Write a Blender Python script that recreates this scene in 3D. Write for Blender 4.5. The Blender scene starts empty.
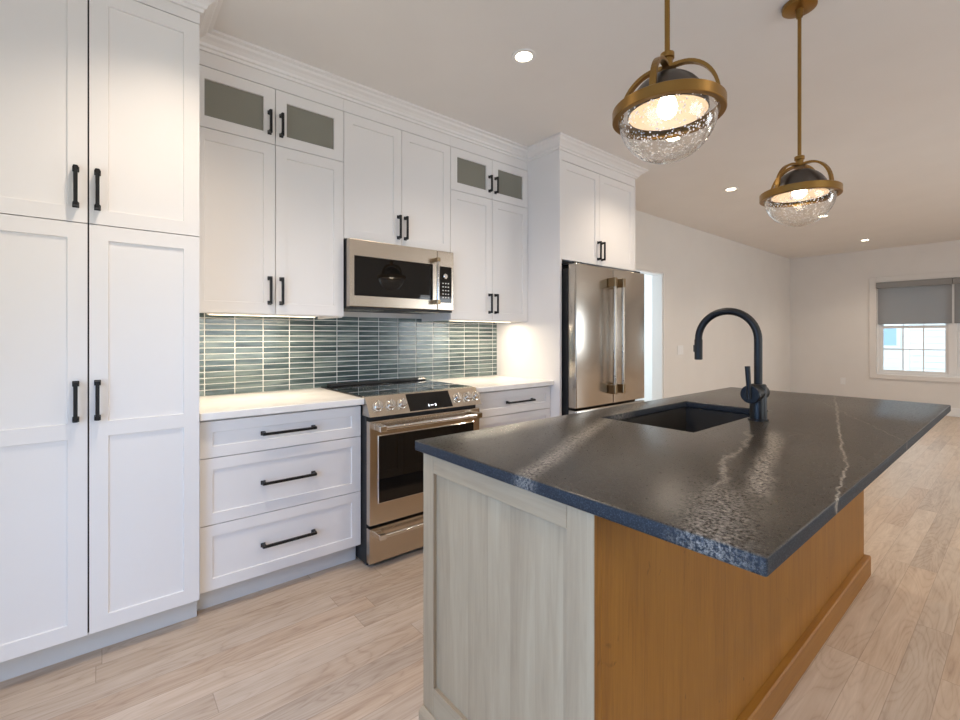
import bpy, bmesh, math, random
from mathutils import Vector, Matrix
random.seed(4)
S = bpy.context.scene
C = S.collection
PI = math.pi

# ------------------------------------------------------------------ camera
cam_d = bpy.data.cameras.new('camera'); cam = bpy.data.objects.new('camera', cam_d); C.objects.link(cam)
YAW = 0.8803
cam.location = (0, 0, 1.2538)
cam.rotation_euler = (PI/2, 0, YAW - PI/2)
cam_d.sensor_fit = 'HORIZONTAL'; cam_d.sensor_width = 36
cam_d.lens = 36*457.45/960
cam_d.shift_y = -(360-335.97)/960
cam_d.clip_start = 0.02
S.camera = cam

# ------------------------------------------------------------------ world, light, exposure
W = bpy.data.worlds.new('world'); S.world = W; W.use_nodes = True
bg = W.node_tree.nodes['Background']
bg.inputs[0].default_value = (0.74, 0.88, 1.0, 1); bg.inputs[1].default_value = 3.2
S.view_settings.view_transform = 'Standard'; S.view_settings.look = 'None'
S.view_settings.exposure = -0.09; S.view_settings.gamma = 1.0
S.view_settings.use_curve_mapping = False
S.cycles.max_bounces = 10; S.cycles.diffuse_bounces = 5; S.cycles.glossy_bounces = 4
S.cycles.transparent_max_bounces = 12
S.cycles.caustics_reflective = False; S.cycles.caustics_refractive = False
S.cycles.sample_clamp_indirect = 6.0

def area(name, loc, rot, sx, sy, power, col, spread=PI):
    l = bpy.data.lights.new(name, 'AREA'); l.shape = 'RECTANGLE'; l.size = sx; l.size_y = sy
    l.energy = power; l.color = col; l.spread = spread
    o = bpy.data.objects.new(name, l); C.objects.link(o); o.location = loc; o.rotation_euler = rot
    return o
def spot(name, loc, power, col, angle=130, blend=0.9, radius=0.05):
    l = bpy.data.lights.new(name, 'SPOT'); l.energy = power; l.color = col
    l.spot_size = math.radians(angle); l.spot_blend = blend; l.shadow_soft_size = radius
    o = bpy.data.objects.new(name, l); C.objects.link(o); o.location = loc
    return o
YRW = -2.97
WARM = (1.0, 0.85, 0.69)
COOL = (0.07, 0.36, 1.0)
# daylight through the glazed door left of the pantry, behind the camera
area('daylight_glazed_door', (-1.04, 0.45, 1.05), (0, -PI/2 + math.radians(38), 0), 1.9, 1.9, 35, COOL, math.radians(150))
# fill light through two unseen windows added in the right-hand wall
area('side_window_fill', (1.5, YRW, 1.40), (PI/2, 0, 0), 1.9, 1.4, 30, (0.93, 0.96, 1.0))
area('side_window_fill', (6.2, YRW, 1.40), (PI/2, 0, 0), 2.3, 1.4, 48, (0.95, 0.97, 1.0))
# daylight in the hall behind the doorway
area('daylight_hall', (5.2, 5.25, 1.5), (-PI/2, 0, 0), 1.6, 1.8, 85, (0.60, 0.80, 1.0))
# recessed ceiling lamps outside the picture (behind and right of the camera)
for i, (x, y) in enumerate([(0.25, 1.72), (-0.5, -0.3), (1.7, -0.6), (3.4, -0.6), (7.0, -0.9), (9.0, -0.9)]):
    spot('downlight_beam', (x, y, 2.72), 66, WARM)

# ------------------------------------------------------------------ materials
def newmat(name):
    m = bpy.data.materials.new(name); m.use_nodes = True
    nt = m.node_tree; b = nt.nodes['Principled BSDF']
    return m, nt, b
def nd(nt, typ, **kw):
    n = nt.nodes.new(typ)
    for k, v in kw.items(): setattr(n, k, v)
    return n
def lk(nt, a, b): nt.links.new(a, b)
def setin(nt, sock, v):
    if hasattr(v, 'is_output') or isinstance(v, bpy.types.NodeSocket): nt.links.new(v, sock)
    else: sock.default_value = v
def math_n(nt, op, a, b=None, c=None):
    n = nd(nt, 'ShaderNodeMath', operation=op)
    setin(nt, n.inputs[0], a)
    if b is not None: setin(nt, n.inputs[1], b)
    if c is not None: setin(nt, n.inputs[2], c)
    return n.outputs[0]
def mixc(nt, f, a, b, blend='MIX'):
    n = nd(nt, 'ShaderNodeMix', data_type='RGBA', blend_type=blend)
    setin(nt, n.inputs[0], f); setin(nt, n.inputs[6], a); setin(nt, n.inputs[7], b)
    return n.outputs[2]
def ramp(nt, fac, stops):
    n = nd(nt, 'ShaderNodeValToRGB')
    e = n.color_ramp.elements
    while len(e) < len(stops): e.new(0.5)
    for i, (p, c) in enumerate(stops):
        e[i].position = p; e[i].color = (*c, 1) if len(c) == 3 else c
    setin(nt, n.inputs[0], fac)
    return n.outputs[0]
def noise(nt, vec, scale, detail=3, rough=0.5, dist=0.0):
    n = nd(nt, 'ShaderNodeTexNoise'); n.inputs['Scale'].default_value = scale
    n.inputs['Detail'].default_value = detail; n.inputs['Roughness'].default_value = rough
    n.inputs['Distortion'].default_value = dist
    if vec is not None: lk(nt, vec, n.inputs['Vector'])
    return n.outputs['Fac']
def pos(nt):
    return nd(nt, 'ShaderNodeNewGeometry').outputs['Position']
def mapped(nt, vec, scale=(1, 1, 1), rot=(0, 0, 0), loc=(0, 0, 0)):
    n = nd(nt, 'ShaderNodeMapping'); n.inputs['Scale'].default_value = scale
    n.inputs['Rotation'].default_value = rot; n.inputs['Location'].default_value = loc
    lk(nt, vec, n.inputs['Vector']); return n.outputs[0]
def bump(nt, b, height, strength=0.1, dist=0.01):
    n = nd(nt, 'ShaderNodeBump'); n.inputs['Strength'].default_value = strength; n.inputs['Distance'].default_value = dist
    lk(nt, height, n.inputs['Height']); lk(nt, n.outputs[0], b.inputs['Normal'])

def painted(name, col, rough, mottled=0.02, bumpy=0.03, nscale=60, spec=0.5):
    m, nt, b = newmat(name)
    p = pos(nt)
    n1 = noise(nt, p, 3.0, 3)
    dark = tuple(max(0, c - mottled) for c in col); lite = tuple(min(1, c + mottled) for c in col)
    lk(nt, ramp(nt, n1, [(0.3, dark), (0.7, lite)]), b.inputs['Base Color'])
    b.inputs['Roughness'].default_value = rough; b.inputs['Specular IOR Level'].default_value = spec
    if bumpy: bump(nt, b, noise(nt, p, nscale, 2), bumpy, 0.002)
    return m
def metal(name, col, rough, axis=None, amount=0.12, metallic=1.0):
    m, nt, b = newmat(name)
    b.inputs['Base Color'].default_value = (*col, 1); b.inputs['Metallic'].default_value = metallic
    p = pos(nt)
    sc = {'x': (3, 1100, 1100), 'y': (1100, 3, 1100), 'z': (1100, 1100, 3), None: (40, 40, 40)}[axis]
    n1 = noise(nt, mapped(nt, p, sc), 1.0, 3)
    lk(nt, math_n(nt, 'MULTIPLY_ADD', n1, amount, rough - amount/2), b.inputs['Roughness'])
    if axis: pass
    return m
def emit(name, col, strength):
    m, nt, b = newmat(name)
    b.inputs['Base Color'].default_value = (*col, 1)
    b.inputs['Emission Color'].default_value = (*col, 1); b.inputs['Emission Strength'].default_value = strength
    return m
def glassy(name, tint, refl=1.0, rough=0.02, opacity=0.0, opcol=(0.3, 0.3, 0.28), seeds=False):
    """thin glass: fresnel mix of a clear transmission and a sharp reflection"""
    m = bpy.data.materials.new(name); m.use_nodes = True; nt = m.node_tree; nt.nodes.clear()
    out = nd(nt, 'ShaderNodeOutputMaterial')
    tr = nd(nt, 'ShaderNodeBsdfTransparent'); tr.inputs[0].default_value = (*tint, 1)
    gl = nd(nt, 'ShaderNodeBsdfGlossy'); gl.inputs['Roughness'].default_value = rough
    lw = nd(nt, 'ShaderNodeLayerWeight'); lw.inputs['Blend'].default_value = 0.5
    frs = math_n(nt, 'MULTIPLY_ADD', math_n(nt, 'POWER', lw.outputs['Facing'], 3.0), 0.90, 0.05)
    body = tr.outputs[0]
    if opacity > 0:
        df = nd(nt, 'ShaderNodeBsdfDiffuse'); df.inputs[0].default_value = (*opcol, 1)
        mx = nd(nt, 'ShaderNodeMixShader'); mx.inputs[0].default_value = opacity
        lk(nt, tr.outputs[0], mx.inputs[1]); lk(nt, df.outputs[0], mx.inputs[2]); body = mx.outputs[0]
    if seeds:
        v = nd(nt, 'ShaderNodeTexVoronoi', feature='F1'); v.inputs['Scale'].default_value = 120
        lk(nt, pos(nt), v.inputs['Vector'])
        dot = math_n(nt, 'LESS_THAN', v.outputs['Distance'], 0.34)
        wn = nd(nt, 'ShaderNodeSeparateColor'); lk(nt, v.outputs['Color'], wn.inputs[0])
        keep = math_n(nt, 'GREATER_THAN', wn.outputs[0], 0.35)
        fac = math_n(nt, 'MULTIPLY', math_n(nt, 'MULTIPLY', dot, keep), 0.95)
        tl = nd(nt, 'ShaderNodeBsdfTranslucent'); tl.inputs[0].default_value = (0.95, 0.95, 0.95, 1)
        df = nd(nt, 'ShaderNodeBsdfDiffuse'); df.inputs[0].default_value = (0.95, 0.95, 0.95, 1)
        mm = nd(nt, 'ShaderNodeMixShader'); mm.inputs[0].default_value = 0.5
        lk(nt, tl.outputs[0], mm.inputs[1]); lk(nt, df.outputs[0], mm.inputs[2])
        mx = nd(nt, 'ShaderNodeMixShader'); lk(nt, fac, mx.inputs[0])
        lk(nt, body, mx.inputs[1]); lk(nt, mm.outputs[0], mx.inputs[2]); body = mx.outputs[0]
        bp = nd(nt, 'ShaderNodeBump'); bp.inputs['Strength'].default_value = 0.15; bp.inputs['Distance'].default_value = 0.002
        lk(nt, v.outputs['Distance'], bp.inputs['Height']); lk(nt, bp.outputs[0], gl.inputs['Normal'])
    mx = nd(nt, 'ShaderNodeMixShader')
    lk(nt, math_n(nt, 'MULTIPLY', frs, refl), mx.inputs[0])
    lk(nt, body, mx.inputs[1]); lk(nt, gl.outputs[0], mx.inputs[2]); lk(nt, mx.outputs[0], out.inputs[0])
    return m

def wood(name, dark, mid, lite, board=0.11, rough=0.5, axis='z', boards=True, knots=False, fine_w=0.10, spec=0.5):
    """vertical-grain boards; axis = grain direction"""
    m, nt, b = newmat(name)
    p = pos(nt)
    sep = nd(nt, 'ShaderNodeSeparateXYZ'); lk(nt, p, sep.inputs[0])
    across = math_n(nt, 'ADD', sep.outputs[0], sep.outputs[1]) if axis == 'z' else (math_n(nt, 'ADD', sep.outputs[1], sep.outputs[2]) if axis == 'x' else math_n(nt, 'ADD', sep.outputs[0], sep.outputs[2]))
    idx = math_n(nt, 'FLOOR', math_n(nt, 'DIVIDE', across, board))
    wn = nd(nt, 'ShaderNodeTexWhiteNoise', noise_dimensions='1D'); lk(nt, idx, wn.inputs['W'])
    off = nd(nt, 'ShaderNodeVectorMath', operation='MULTIPLY_ADD')
    lk(nt, wn.outputs['Color'], off.inputs[0]); off.inputs[1].default_value = (3, 3, 3) if boards else (0, 0, 0); lk(nt, p, off.inputs[2])
    st = {'z': (9, 9, 0.7), 'x': (0.7, 9, 9), 'y': (9, 0.7, 9)}[axis]
    fine = {'z': (160, 160, 4), 'x': (4, 160, 160), 'y': (160, 4, 160)}[axis]
    n1 = noise(nt, mapped(nt, off.outputs[0], st), 1.0, 4, 0.6, 1.2)
    n2 = noise(nt, mapped(nt, off.outputs[0], fine), 1.0, 2, 0.6)
    n3 = noise(nt, mapped(nt, off.outputs[0], tuple(v*4.5 for v in st)), 1.0, 4, 0.65, 2.0)
    f = math_n(nt, 'ADD', math_n(nt, 'MULTIPLY_ADD', n2, fine_w, math_n(nt, 'MULTIPLY', n1, 0.68-fine_w)), math_n(nt, 'MULTIPLY', n3, 0.32))
    if boards:
        f = math_n(nt, 'ADD', f, math_n(nt, 'MULTIPLY', math_n(nt, 'SUBTRACT', wn.outputs['Value'], 0.5), 0.09))
    col = ramp(nt, f, [(0.30, dark), (0.5, mid), (0.72, lite)])
    if knots:
        kn = noise(nt, mapped(nt, p, (13, 13, 9)), 1.0, 4, 0.75, 0.8)
        kf = ramp(nt, kn, [(0.66, (0, 0, 0)), (0.73, (0.75, 0.75, 0.75))])
        col = mixc(nt, kf, col, (*[c*0.45 for c in dark], 1))
    lk(nt, col, b.inputs['Base Color'])
    b.inputs['Roughness'].default_value = rough; b.inputs['Specular IOR Level'].default_value = spec
    bump(nt, b, n2, 0.05, 0.002)
    return m

M = {}
M['wall'] = painted('wall_paint', (0.75, 0.715, 0.67), 0.85, 0.01, 0.03, 120, 0.3)
M['ceiling'] = painted('ceiling_paint', (0.81, 0.775, 0.735), 0.9, 0.01, 0.02, 120, 0.2)
M['trim'] = painted('trim_paint', (0.82, 0.805, 0.78), 0.45, 0.005, 0)
M['cab'] = painted('cabinet_white_lacquer', (0.82, 0.785, 0.75), 0.38, 0.006, 0.01, 200, 0.5)
M['cab_in'] = painted('cabinet_interior', (0.62, 0.61, 0.56), 0.6, 0.01, 0)
M['gap'] = painted('gap_shade', (0.03, 0.028, 0.025), 0.8, 0.0, 0)  # near-black colour standing in for shade in the cabinet gaps
M['kick'] = painted('toe_kick_paint', (0.66, 0.645, 0.62), 0.5, 0.01, 0)
M['black'] = painted('matte_black_metal', (0.007, 0.007, 0.0075), 0.40, 0.001, 0, spec=0.35)
M['rubber'] = painted('black_plastic', (0.02, 0.02, 0.02), 0.55, 0.003, 0)
M['steel'] = metal('brushed_steel', (0.61, 0.535, 0.445), 0.25, 'x', 0.02)
M['steel_v'] = metal('brushed_steel_fridge', (0.535, 0.495, 0.44), 0.22, 'z', 0.05)
M['steel_side'] = metal('fridge_side_panel', (0.62, 0.58, 0.53), 0.35, 'z', 0.1)
M['chrome'] = metal('polished_steel', (0.80, 0.78, 0.75), 0.13, None, 0.05)
M['handle_steel'] = metal('warm_handle_steel', (0.44, 0.375, 0.295), 0.28, None, 0.05)
M['bronze'] = metal('brushed_bronze', (0.34, 0.25, 0.145), 0.30, None, 0.08)
M['brass'] = metal('aged_brass', (0.31, 0.180, 0.055), 0.36, None, 0.12)
M['dome'] = metal('dark_bronze_dome', (0.12, 0.105, 0.095), 0.34, 'z', 0.15)
M['dome_in'] = painted('dome_lining', (0.58, 0.47, 0.36), 0.5, 0.02, 0)
M['black_glass'] = None
m, nt, b = newmat('black_glass'); b.inputs['Base Color'].default_value = (0.008, 0.007, 0.006, 1)
b.inputs['Roughness'].default_value = 0.06; b.inputs['Specular IOR Level'].default_value = 0.42
lk(nt, math_n(nt, 'MULTIPLY_ADD', noise(nt, pos(nt), 4, 2), 0.015, 0.012), b.inputs['Roughness']); M['black_glass'] = m
M['screen'] = emit('display_symbols', (0.9, 0.93, 1.0), 1.6)
M['bulb'] = emit('bulb_glow', (1.0, 0.86, 0.68), 15)
M['led'] = emit('led_lens', (1.0, 0.86, 0.66), 14)
M['strip'] = emit('led_strip', (1.0, 0.86, 0.64), 3.0)
M['seeded'] = glassy('seeded_glass', (0.97, 0.97, 0.96), 1.25, 0.03, seeds=True)
M['pane'] = glassy('window_glass', (0.96, 0.98, 0.98), 0.8, 0.01)
M['cab_glass'] = glassy('cabinet_glass', (0.66, 0.65, 0.58), 0.5, 0.15, 0.38, (0.54, 0.52, 0.44))
M['plate'] = painted('outlet_plastic', (0.80, 0.79, 0.77), 0.4, 0.0, 0)
M['grout'] = painted('white_grout', (0.82, 0.81, 0.78), 0.8, 0.02, 0.05, 300)
M['ext_trim'] = painted('exterior_trim', (0.92, 0.92, 0.92), 0.6, 0.01, 0)
M['ext_siding'] = painted('exterior_siding', (0.86, 0.87, 0.88), 0.7, 0.02, 0)
M['ext_siding2'] = painted('exterior_siding_pale', (0.92, 0.92, 0.92), 0.7, 0.02, 0)
M['ext_ground'] = painted('exterior_ground', (0.35, 0.36, 0.33), 0.9, 0.06, 0)
m, nt, b = newmat('exterior_window_glass'); b.inputs['Base Color'].default_value = (0.42, 0.60, 0.78, 1); b.inputs['Roughness'].default_value = 0.1; M['ext_glass'] = m

# quartz worktop
m, nt, b = newmat('white_quartz'); n1 = noise(nt, pos(nt), 9, 4)
lk(nt, ramp(nt, n1, [(0.3, (0.80, 0.765, 0.72)), (0.7, (0.87, 0.845, 0.81))]), b.inputs['Base Color']); b.inputs['Roughness'].default_value = 0.22; M['quartz'] = m

# glazed tile: every tile gets its own shade
m, nt, b = newmat('green_glazed_tile')
p = pos(nt)
sep = nd(nt, 'ShaderNodeSeparateXYZ'); lk(nt, p, sep.inputs[0])
TX0, TW, TZ0, TH = 0.4448 - 0.1537*2, 0.1537, 0.914, 0.0340
cx = math_n(nt, 'FLOOR', math_n(nt, 'DIVIDE', math_n(nt, 'SUBTRACT', sep.outputs[0], TX0), TW))
cz = math_n(nt, 'FLOOR', math_n(nt, 'DIVIDE', math_n(nt, 'SUBTRACT', sep.outputs[2], TZ0), TH))
cmb = nd(nt, 'ShaderNodeCombineXYZ'); lk(nt, cx, cmb.inputs[0]); lk(nt, cz, cmb.inputs[1])
wn = nd(nt, 'ShaderNodeTexWhiteNoise', noise_dimensions='2D'); lk(nt, cmb.outputs[0], wn.inputs['Vector'])
off = nd(nt, 'ShaderNodeVectorMath', operation='MULTIPLY_ADD'); lk(nt, wn.outputs['Color'], off.inputs[0]); off.inputs[1].default_value = (4, 4, 4); lk(nt, p, off.inputs[2])
n1 = noise(nt, mapped(nt, off.outputs[0], (5, 5, 60)), 1.0, 3, 0.6)
f = math_n(nt, 'MULTIPLY_ADD', wn.outputs['Value'], 0.24, math_n(nt, 'MULTIPLY', n1, 0.85))
lk(nt, ramp(nt, f, [(0.28, (0.026, 0.044, 0.046)), (0.5, (0.070, 0.104, 0.103)), (0.78, (0.20, 0.248, 0.230))]), b.inputs['Base Color'])
b.inputs['Roughness'].default_value = 0.14
bump(nt, b, noise(nt, mapped(nt, off.outputs[0], (8, 8, 40)), 1.0, 2), 0.25, 0.004)
M['tile'] = m

# oak floor: random-length planks along x
m, nt, b = newmat('pale_oak_floor')
p = pos(nt)
sep = nd(nt, 'ShaderNodeSeparateXYZ'); lk(nt, p, sep.inputs[0])
PWd, PLn = 0.108, 1.15
row = math_n(nt, 'FLOOR', math_n(nt, 'DIVIDE', sep.outputs[1], PWd))
w1 = nd(nt, 'ShaderNodeTexWhiteNoise', noise_dimensions='1D'); lk(nt, row, w1.inputs['W'])
xs = math_n(nt, 'DIVIDE', math_n(nt, 'ADD', sep.outputs[0], math_n(nt, 'MULTIPLY', w1.outputs['Value'], 7.3)), PLn)
idx = math_n(nt, 'FLOOR', xs)
cmb = nd(nt, 'ShaderNodeCombineXYZ'); lk(nt, row, cmb.inputs[0]); lk(nt, idx, cmb.inputs[1])
w2 = nd(nt, 'ShaderNodeTexWhiteNoise', noise_dimensions='2D'); lk(nt, cmb.outputs[0], w2.inputs['Vector'])
off = nd(nt, 'ShaderNodeVectorMath', operation='MULTIPLY_ADD'); lk(nt, w2.outputs['Color'], off.inputs[0]); off.inputs[1].default_value = (5, 5, 5); lk(nt, p, off.inputs[2])
g1 = noise(nt, mapped(nt, off.outputs[0], (1.6, 16, 1)), 1.0, 5, 0.62, 1.6)
g2 = noise(nt, mapped(nt, off.outputs[0], (6, 190, 1)), 1.0, 2, 0.6)
fig = noise(nt, mapped(nt, off.outputs[0], (1.1, 7.5, 1)), 1.0, 2, 0.45, 0.5)
ring = math_n(nt, 'POWER', math_n(nt, 'ABSOLUTE', math_n(nt, 'SINE', math_n(nt, 'MULTIPLY', fig, 62.0))), 0.45)
f = math_n(nt, 'ADD', math_n(nt, 'MULTIPLY', g1, 0.52), math_n(nt, 'MULTIPLY', g2, 0.14))
f = math_n(nt, 'ADD', f, math_n(nt, 'MULTIPLY', ring, 0.12))
f = math_n(nt, 'ADD', f, math_n(nt, 'MULTIPLY', w2.outputs['Value'], 0.15))
col = ramp(nt, f, [(0.26, (0.31, 0.205, 0.134)), (0.48, (0.495, 0.375, 0.272)), (0.70, (0.625, 0.505, 0.390))])
hue = ramp(nt, math_n(nt, 'FRACT', math_n(nt, 'MULTIPLY', w2.outputs['Value'], 7.0)), [(0.0, (0.96, 0.98, 1.0)), (0.5, (1, 1, 1)), (1.0, (1.0, 0.95, 0.90))])
col = mixc(nt, 1.0, col, hue, 'MULTIPLY')
# seams
fy = math_n(nt, 'FRACT', math_n(nt, 'DIVIDE', sep.outputs[1], PWd)); fx = math_n(nt, 'FRACT', xs)
sy_ = math_n(nt, 'LESS_THAN', math_n(nt, 'MINIMUM', fy, math_n(nt, 'SUBTRACT', 1.0, fy)), 0.010)
sx_ = math_n(nt, 'LESS_THAN', math_n(nt, 'MINIMUM', fx, math_n(nt, 'SUBTRACT', 1.0, fx)), 0.0012)
seam = math_n(nt, 'MAXIMUM', sy_, sx_)
col = mixc(nt, math_n(nt, 'MULTIPLY', seam, 0.45), col, (0.20, 0.13, 0.08, 1))
lk(nt, col, b.inputs['Base Color']); b.inputs['Roughness'].default_value = 0.34
bump(nt, b, g2, 0.06, 0.002)
M['floor'] = m

# dark leathered stone with pale veins (vein centre lines in metres on the slab)
def stone(name_, rough_, spec_, tone_):
    m, nt, b = newmat(name_)
    p = pos(nt)
    sep = nd(nt, 'ShaderNodeSeparateXYZ'); lk(nt, p, sep.inputs[0])
    wob = math_n(nt, 'SUBTRACT', noise(nt, p, 3.5, 4, 0.6), 0.5)
    wob2 = math_n(nt, 'SUBTRACT', noise(nt, p, 14, 4, 0.65), 0.5)
    sp = noise(nt, p, 420, 2, 0.6); cl = noise(nt, p, 130, 5, 0.8)
    base = ramp(nt, sp, [(0.35, tuple(0.58*c for c in tone_)), (0.55, tone_), (0.72, tuple(2.9*c for c in tone_))])
    def vein(pa, pb, width, wobble, soft, mask_lo, mask_hi, gain, fine):
        """brightness along the segment pa-pb"""
        dx, dy = pb[0]-pa[0], pb[1]-pa[1]; L = math.hypot(dx, dy); ux, uy = dx/L, dy/L
        rx = math_n(nt, 'SUBTRACT', sep.outputs[0], pa[0]); ry = math_n(nt, 'SUBTRACT', sep.outputs[1], pa[1])
        t = math_n(nt, 'ADD', math_n(nt, 'MULTIPLY', rx, ux), math_n(nt, 'MULTIPLY', ry, uy))
        d = math_n(nt, 'SUBTRACT', math_n(nt, 'MULTIPLY', ry, ux), math_n(nt, 'MULTIPLY', rx, uy))
        d = math_n(nt, 'ADD', d, math_n(nt, 'MULTIPLY', wob, wobble)); d = math_n(nt, 'ADD', d, math_n(nt, 'MULTIPLY', wob2, wobble*0.45))
        d = math_n(nt, 'ABSOLUTE', d)
        mr = nd(nt, 'ShaderNodeMapRange', interpolation_type='SMOOTHSTEP'); lk(nt, d, mr.inputs[0])
        mr.inputs[1].default_value = width; mr.inputs[2].default_value = width*(1-soft); mr.inputs[3].default_value = 0; mr.inputs[4].default_value = 1
        e1 = nd(nt, 'ShaderNodeMapRange', interpolation_type='SMOOTHSTEP'); lk(nt, t, e1.inputs[0])
        e1.inputs[1].default_value = -0.10; e1.inputs[2].default_value = 0.03
        e2 = nd(nt, 'ShaderNodeMapRange', interpolation_type='SMOOTHSTEP'); lk(nt, t, e2.inputs[0])
        e2.inputs[1].default_value = L+0.10; e2.inputs[2].default_value = L-0.05
        v = math_n(nt, 'MULTIPLY', math_n(nt, 'MULTIPLY', mr.outputs[0], e1.outputs[0]), e2.outputs[0])
        mk = nd(nt, 'ShaderNodeMapRange'); lk(nt, fine, mk.inputs[0]); mk.inputs[1].default_value = mask_lo; mk.inputs[2].default_value = mask_hi
        return math_n(nt, 'MULTIPLY', math_n(nt, 'MULTIPLY', v, mk.outputs[0]), min(1.0, gain*1.5))
    vs = [vein((0.76, 0.755), (1.50, 1.06), 0.048, 0.05, 0.95, 0.42, 0.68, 0.60, cl),
          vein((0.80, 0.770), (1.50, 1.06), 0.010, 0.05, 0.95, 0.38, 0.60, 0.45, cl),
          vein((1.50, 1.06), (2.05, 1.22), 0.035, 0.05, 0.9, 0.38, 0.75, 0.45, cl),
          vein((0.70, 0.310), (1.02, 0.420), 0.085, 0.10, 0.95, 0.46, 0.70, 0.62, cl),
          vein((1.00, 0.43), (1.72, 0.63), 0.012, 0.10, 0.9, 0.38, 0.62, 0.40, cl),
          vein((1.08, 0.375), (1.75, 0.555), 0.036, 0.06, 0.9, 0.44, 0.64, 0.66, cl),
          vein((0.98, 0.225), (1.55, 0.325), 0.004, 0.05, 0.8, 0.30, 0.55, 0.40, cl),
          vein((1.55, 0.325), (2.10, 0.46), 0.0045, 0.035, 0.8, 0.25, 0.60, 0.40, cl),
          vein((2.10, 0.46), (3.10, 0.70), 0.006, 0.05, 0.8, 0.30, 0.60, 0.35, cl),
          vein((1.95, 0.26), (2.9, 0.75), 0.006, 0.06, 0.8, 0.35, 0.60, 0.22, cl)]
    vsum = vs[0]
    for q in vs[1:]: vsum = math_n(nt, 'MAXIMUM', vsum, q)
    lk(nt, mixc(nt, vsum, base, (0.44, 0.385, 0.315, 1)), b.inputs['Base Color'])
    lk(nt, math_n(nt, 'MULTIPLY_ADD', cl, 0.08, rough_), b.inputs['Roughness'])
    bump(nt, b, noise(nt, p, 160, 2, 0.5), 0.035, 0.001); b.inputs['Specular IOR Level'].default_value = spec_
    return m
M['stone'] = stone('dark_veined_stone', 0.24, 0.42, (0.033, 0.0262, 0.0185))
M['stone_edge_blue_lit'] = stone('dark_stone_matte_edge_blue_lit', 0.55, 0.22, (0.023, 0.0262, 0.0315))  # same stone; bluish tone paints the blue daylight onto the slab edge

M['wood_cool_lit'] = wood('cool_lit_maple', (0.29, 0.202, 0.118), (0.375, 0.272, 0.163), (0.445, 0.338, 0.212), 0.085, 0.55, 'z')  # one island wood; this grey copy carries the cool daylight in its colour
M['rail_cool_lit'] = wood('cool_lit_maple_rail', (0.29, 0.202, 0.118), (0.37, 0.268, 0.161), (0.435, 0.333, 0.207), 0.4, 0.55, 'y', False)
M['wood_warm_lit'] = wood('warm_lit_maple', (0.17, 0.062, 0.008), (0.27, 0.112, 0.014), (0.34, 0.150, 0.022), 0.4, 0.45, 'z', False, True, 0.24, 0.3)  # same island wood; brown copy with the warm lamplight put into the colour
M['rail_warm_lit'] = wood('warm_lit_maple_moulding', (0.17, 0.062, 0.008), (0.26, 0.106, 0.013), (0.33, 0.145, 0.021), 0.4, 0.40, 'x', False, False, 0.2, 0.35)
# grey solar-screen shade cloth: a little see-through
m = bpy.data.materials.new('shade_cloth'); m.use_nodes = True; nt = m.node_tree; nt.nodes.clear()
out = nd(nt, 'ShaderNodeOutputMaterial'); df = nd(nt, 'ShaderNodeBsdfDiffuse'); df.inputs[0].default_value = (0.46, 0.455, 0.45, 1)
tl = nd(nt, 'ShaderNodeBsdfTranslucent'); tl.inputs[0].default_value = (0.22, 0.22, 0.22, 1)
tr = nd(nt, 'ShaderNodeBsdfTransparent')
wv1 = noise(nt, pos(nt), 900, 1)
a = nd(nt, 'ShaderNodeMixShader'); a.inputs[0].default_value = 0.35; lk(nt, df.outputs[0], a.inputs[1]); lk(nt, tl.outputs[0], a.inputs[2])
c_ = nd(nt, 'ShaderNodeMixShader'); lk(nt, math_n(nt, 'MULTIPLY', wv1, 0.26), c_.inputs[0]); lk(nt, a.outputs[0], c_.inputs[1]); lk(nt, tr.outputs[0], c_.inputs[2])
lk(nt, c_.outputs[0], out.inputs[0]); M['shade'] = m
M['cassette'] = painted('shade_cassette', (0.27, 0.26, 0.245), 0.5, 0.01, 0)

# ------------------------------------------------------------------ mesh helpers
def B(): return bmesh.new()
def box(bm, x0, x1, y0, y1, z0, z1, bev=0.0, seg=2):
    g = bmesh.ops.create_cube(bm, size=1)
    vs = g['verts']
    for v in vs:
        v.co = Vector((x0 if v.co.x < 0 else x1, y0 if v.co.y < 0 else y1, z0 if v.co.z < 0 else z1))
    if bev > 0:
        es = list({e for v in vs for e in v.link_edges})
        bmesh.ops.bevel(bm, geom=es, offset=bev, segments=seg, profile=0.5, affect='EDGES')
    return bm
def frame_axes(d):
    d = Vector(d).normalized(); a = Vector((0, 0, 1)) if abs(d.z) < 0.9 else Vector((1, 0, 0))
    u = d.cross(a).normalized(); v = d.cross(u).normalized()
    return d, u, v
def lathe(bm, prof, org, axis=(0, 0, 1), seg=32, a0=0, a1=2*PI):
    d, u, v = frame_axes(axis); o = Vector(org); full = abs(a1-a0-2*PI) < 1e-6
    rings = []
    n = seg if full else seg+1
    for r, h in prof:
        if r < 1e-6: rings.append([bm.verts.new(o + d*h)])
        else: rings.append([bm.verts.new(o + d*h + (u*math.cos(a0+(a1-a0)*k/seg) + v*math.sin(a0+(a1-a0)*k/seg))*r) for k in range(n)])
    for i in range(len(rings)-1):
        A, Bq = rings[i], rings[i+1]
        m = seg
        for k in range(m):
            k2 = (k+1) % n
            try:
                if len(A) == 1 and len(Bq) == 1: continue
                if len(A) == 1: bm.faces.new((A[0], Bq[k2], Bq[k]))
                elif len(Bq) == 1: bm.faces.new((A[k], A[k2], Bq[0]))
                else: bm.faces.new((A[k], A[k2], Bq[k2], Bq[k]))
            except ValueError: pass
    return bm
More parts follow.
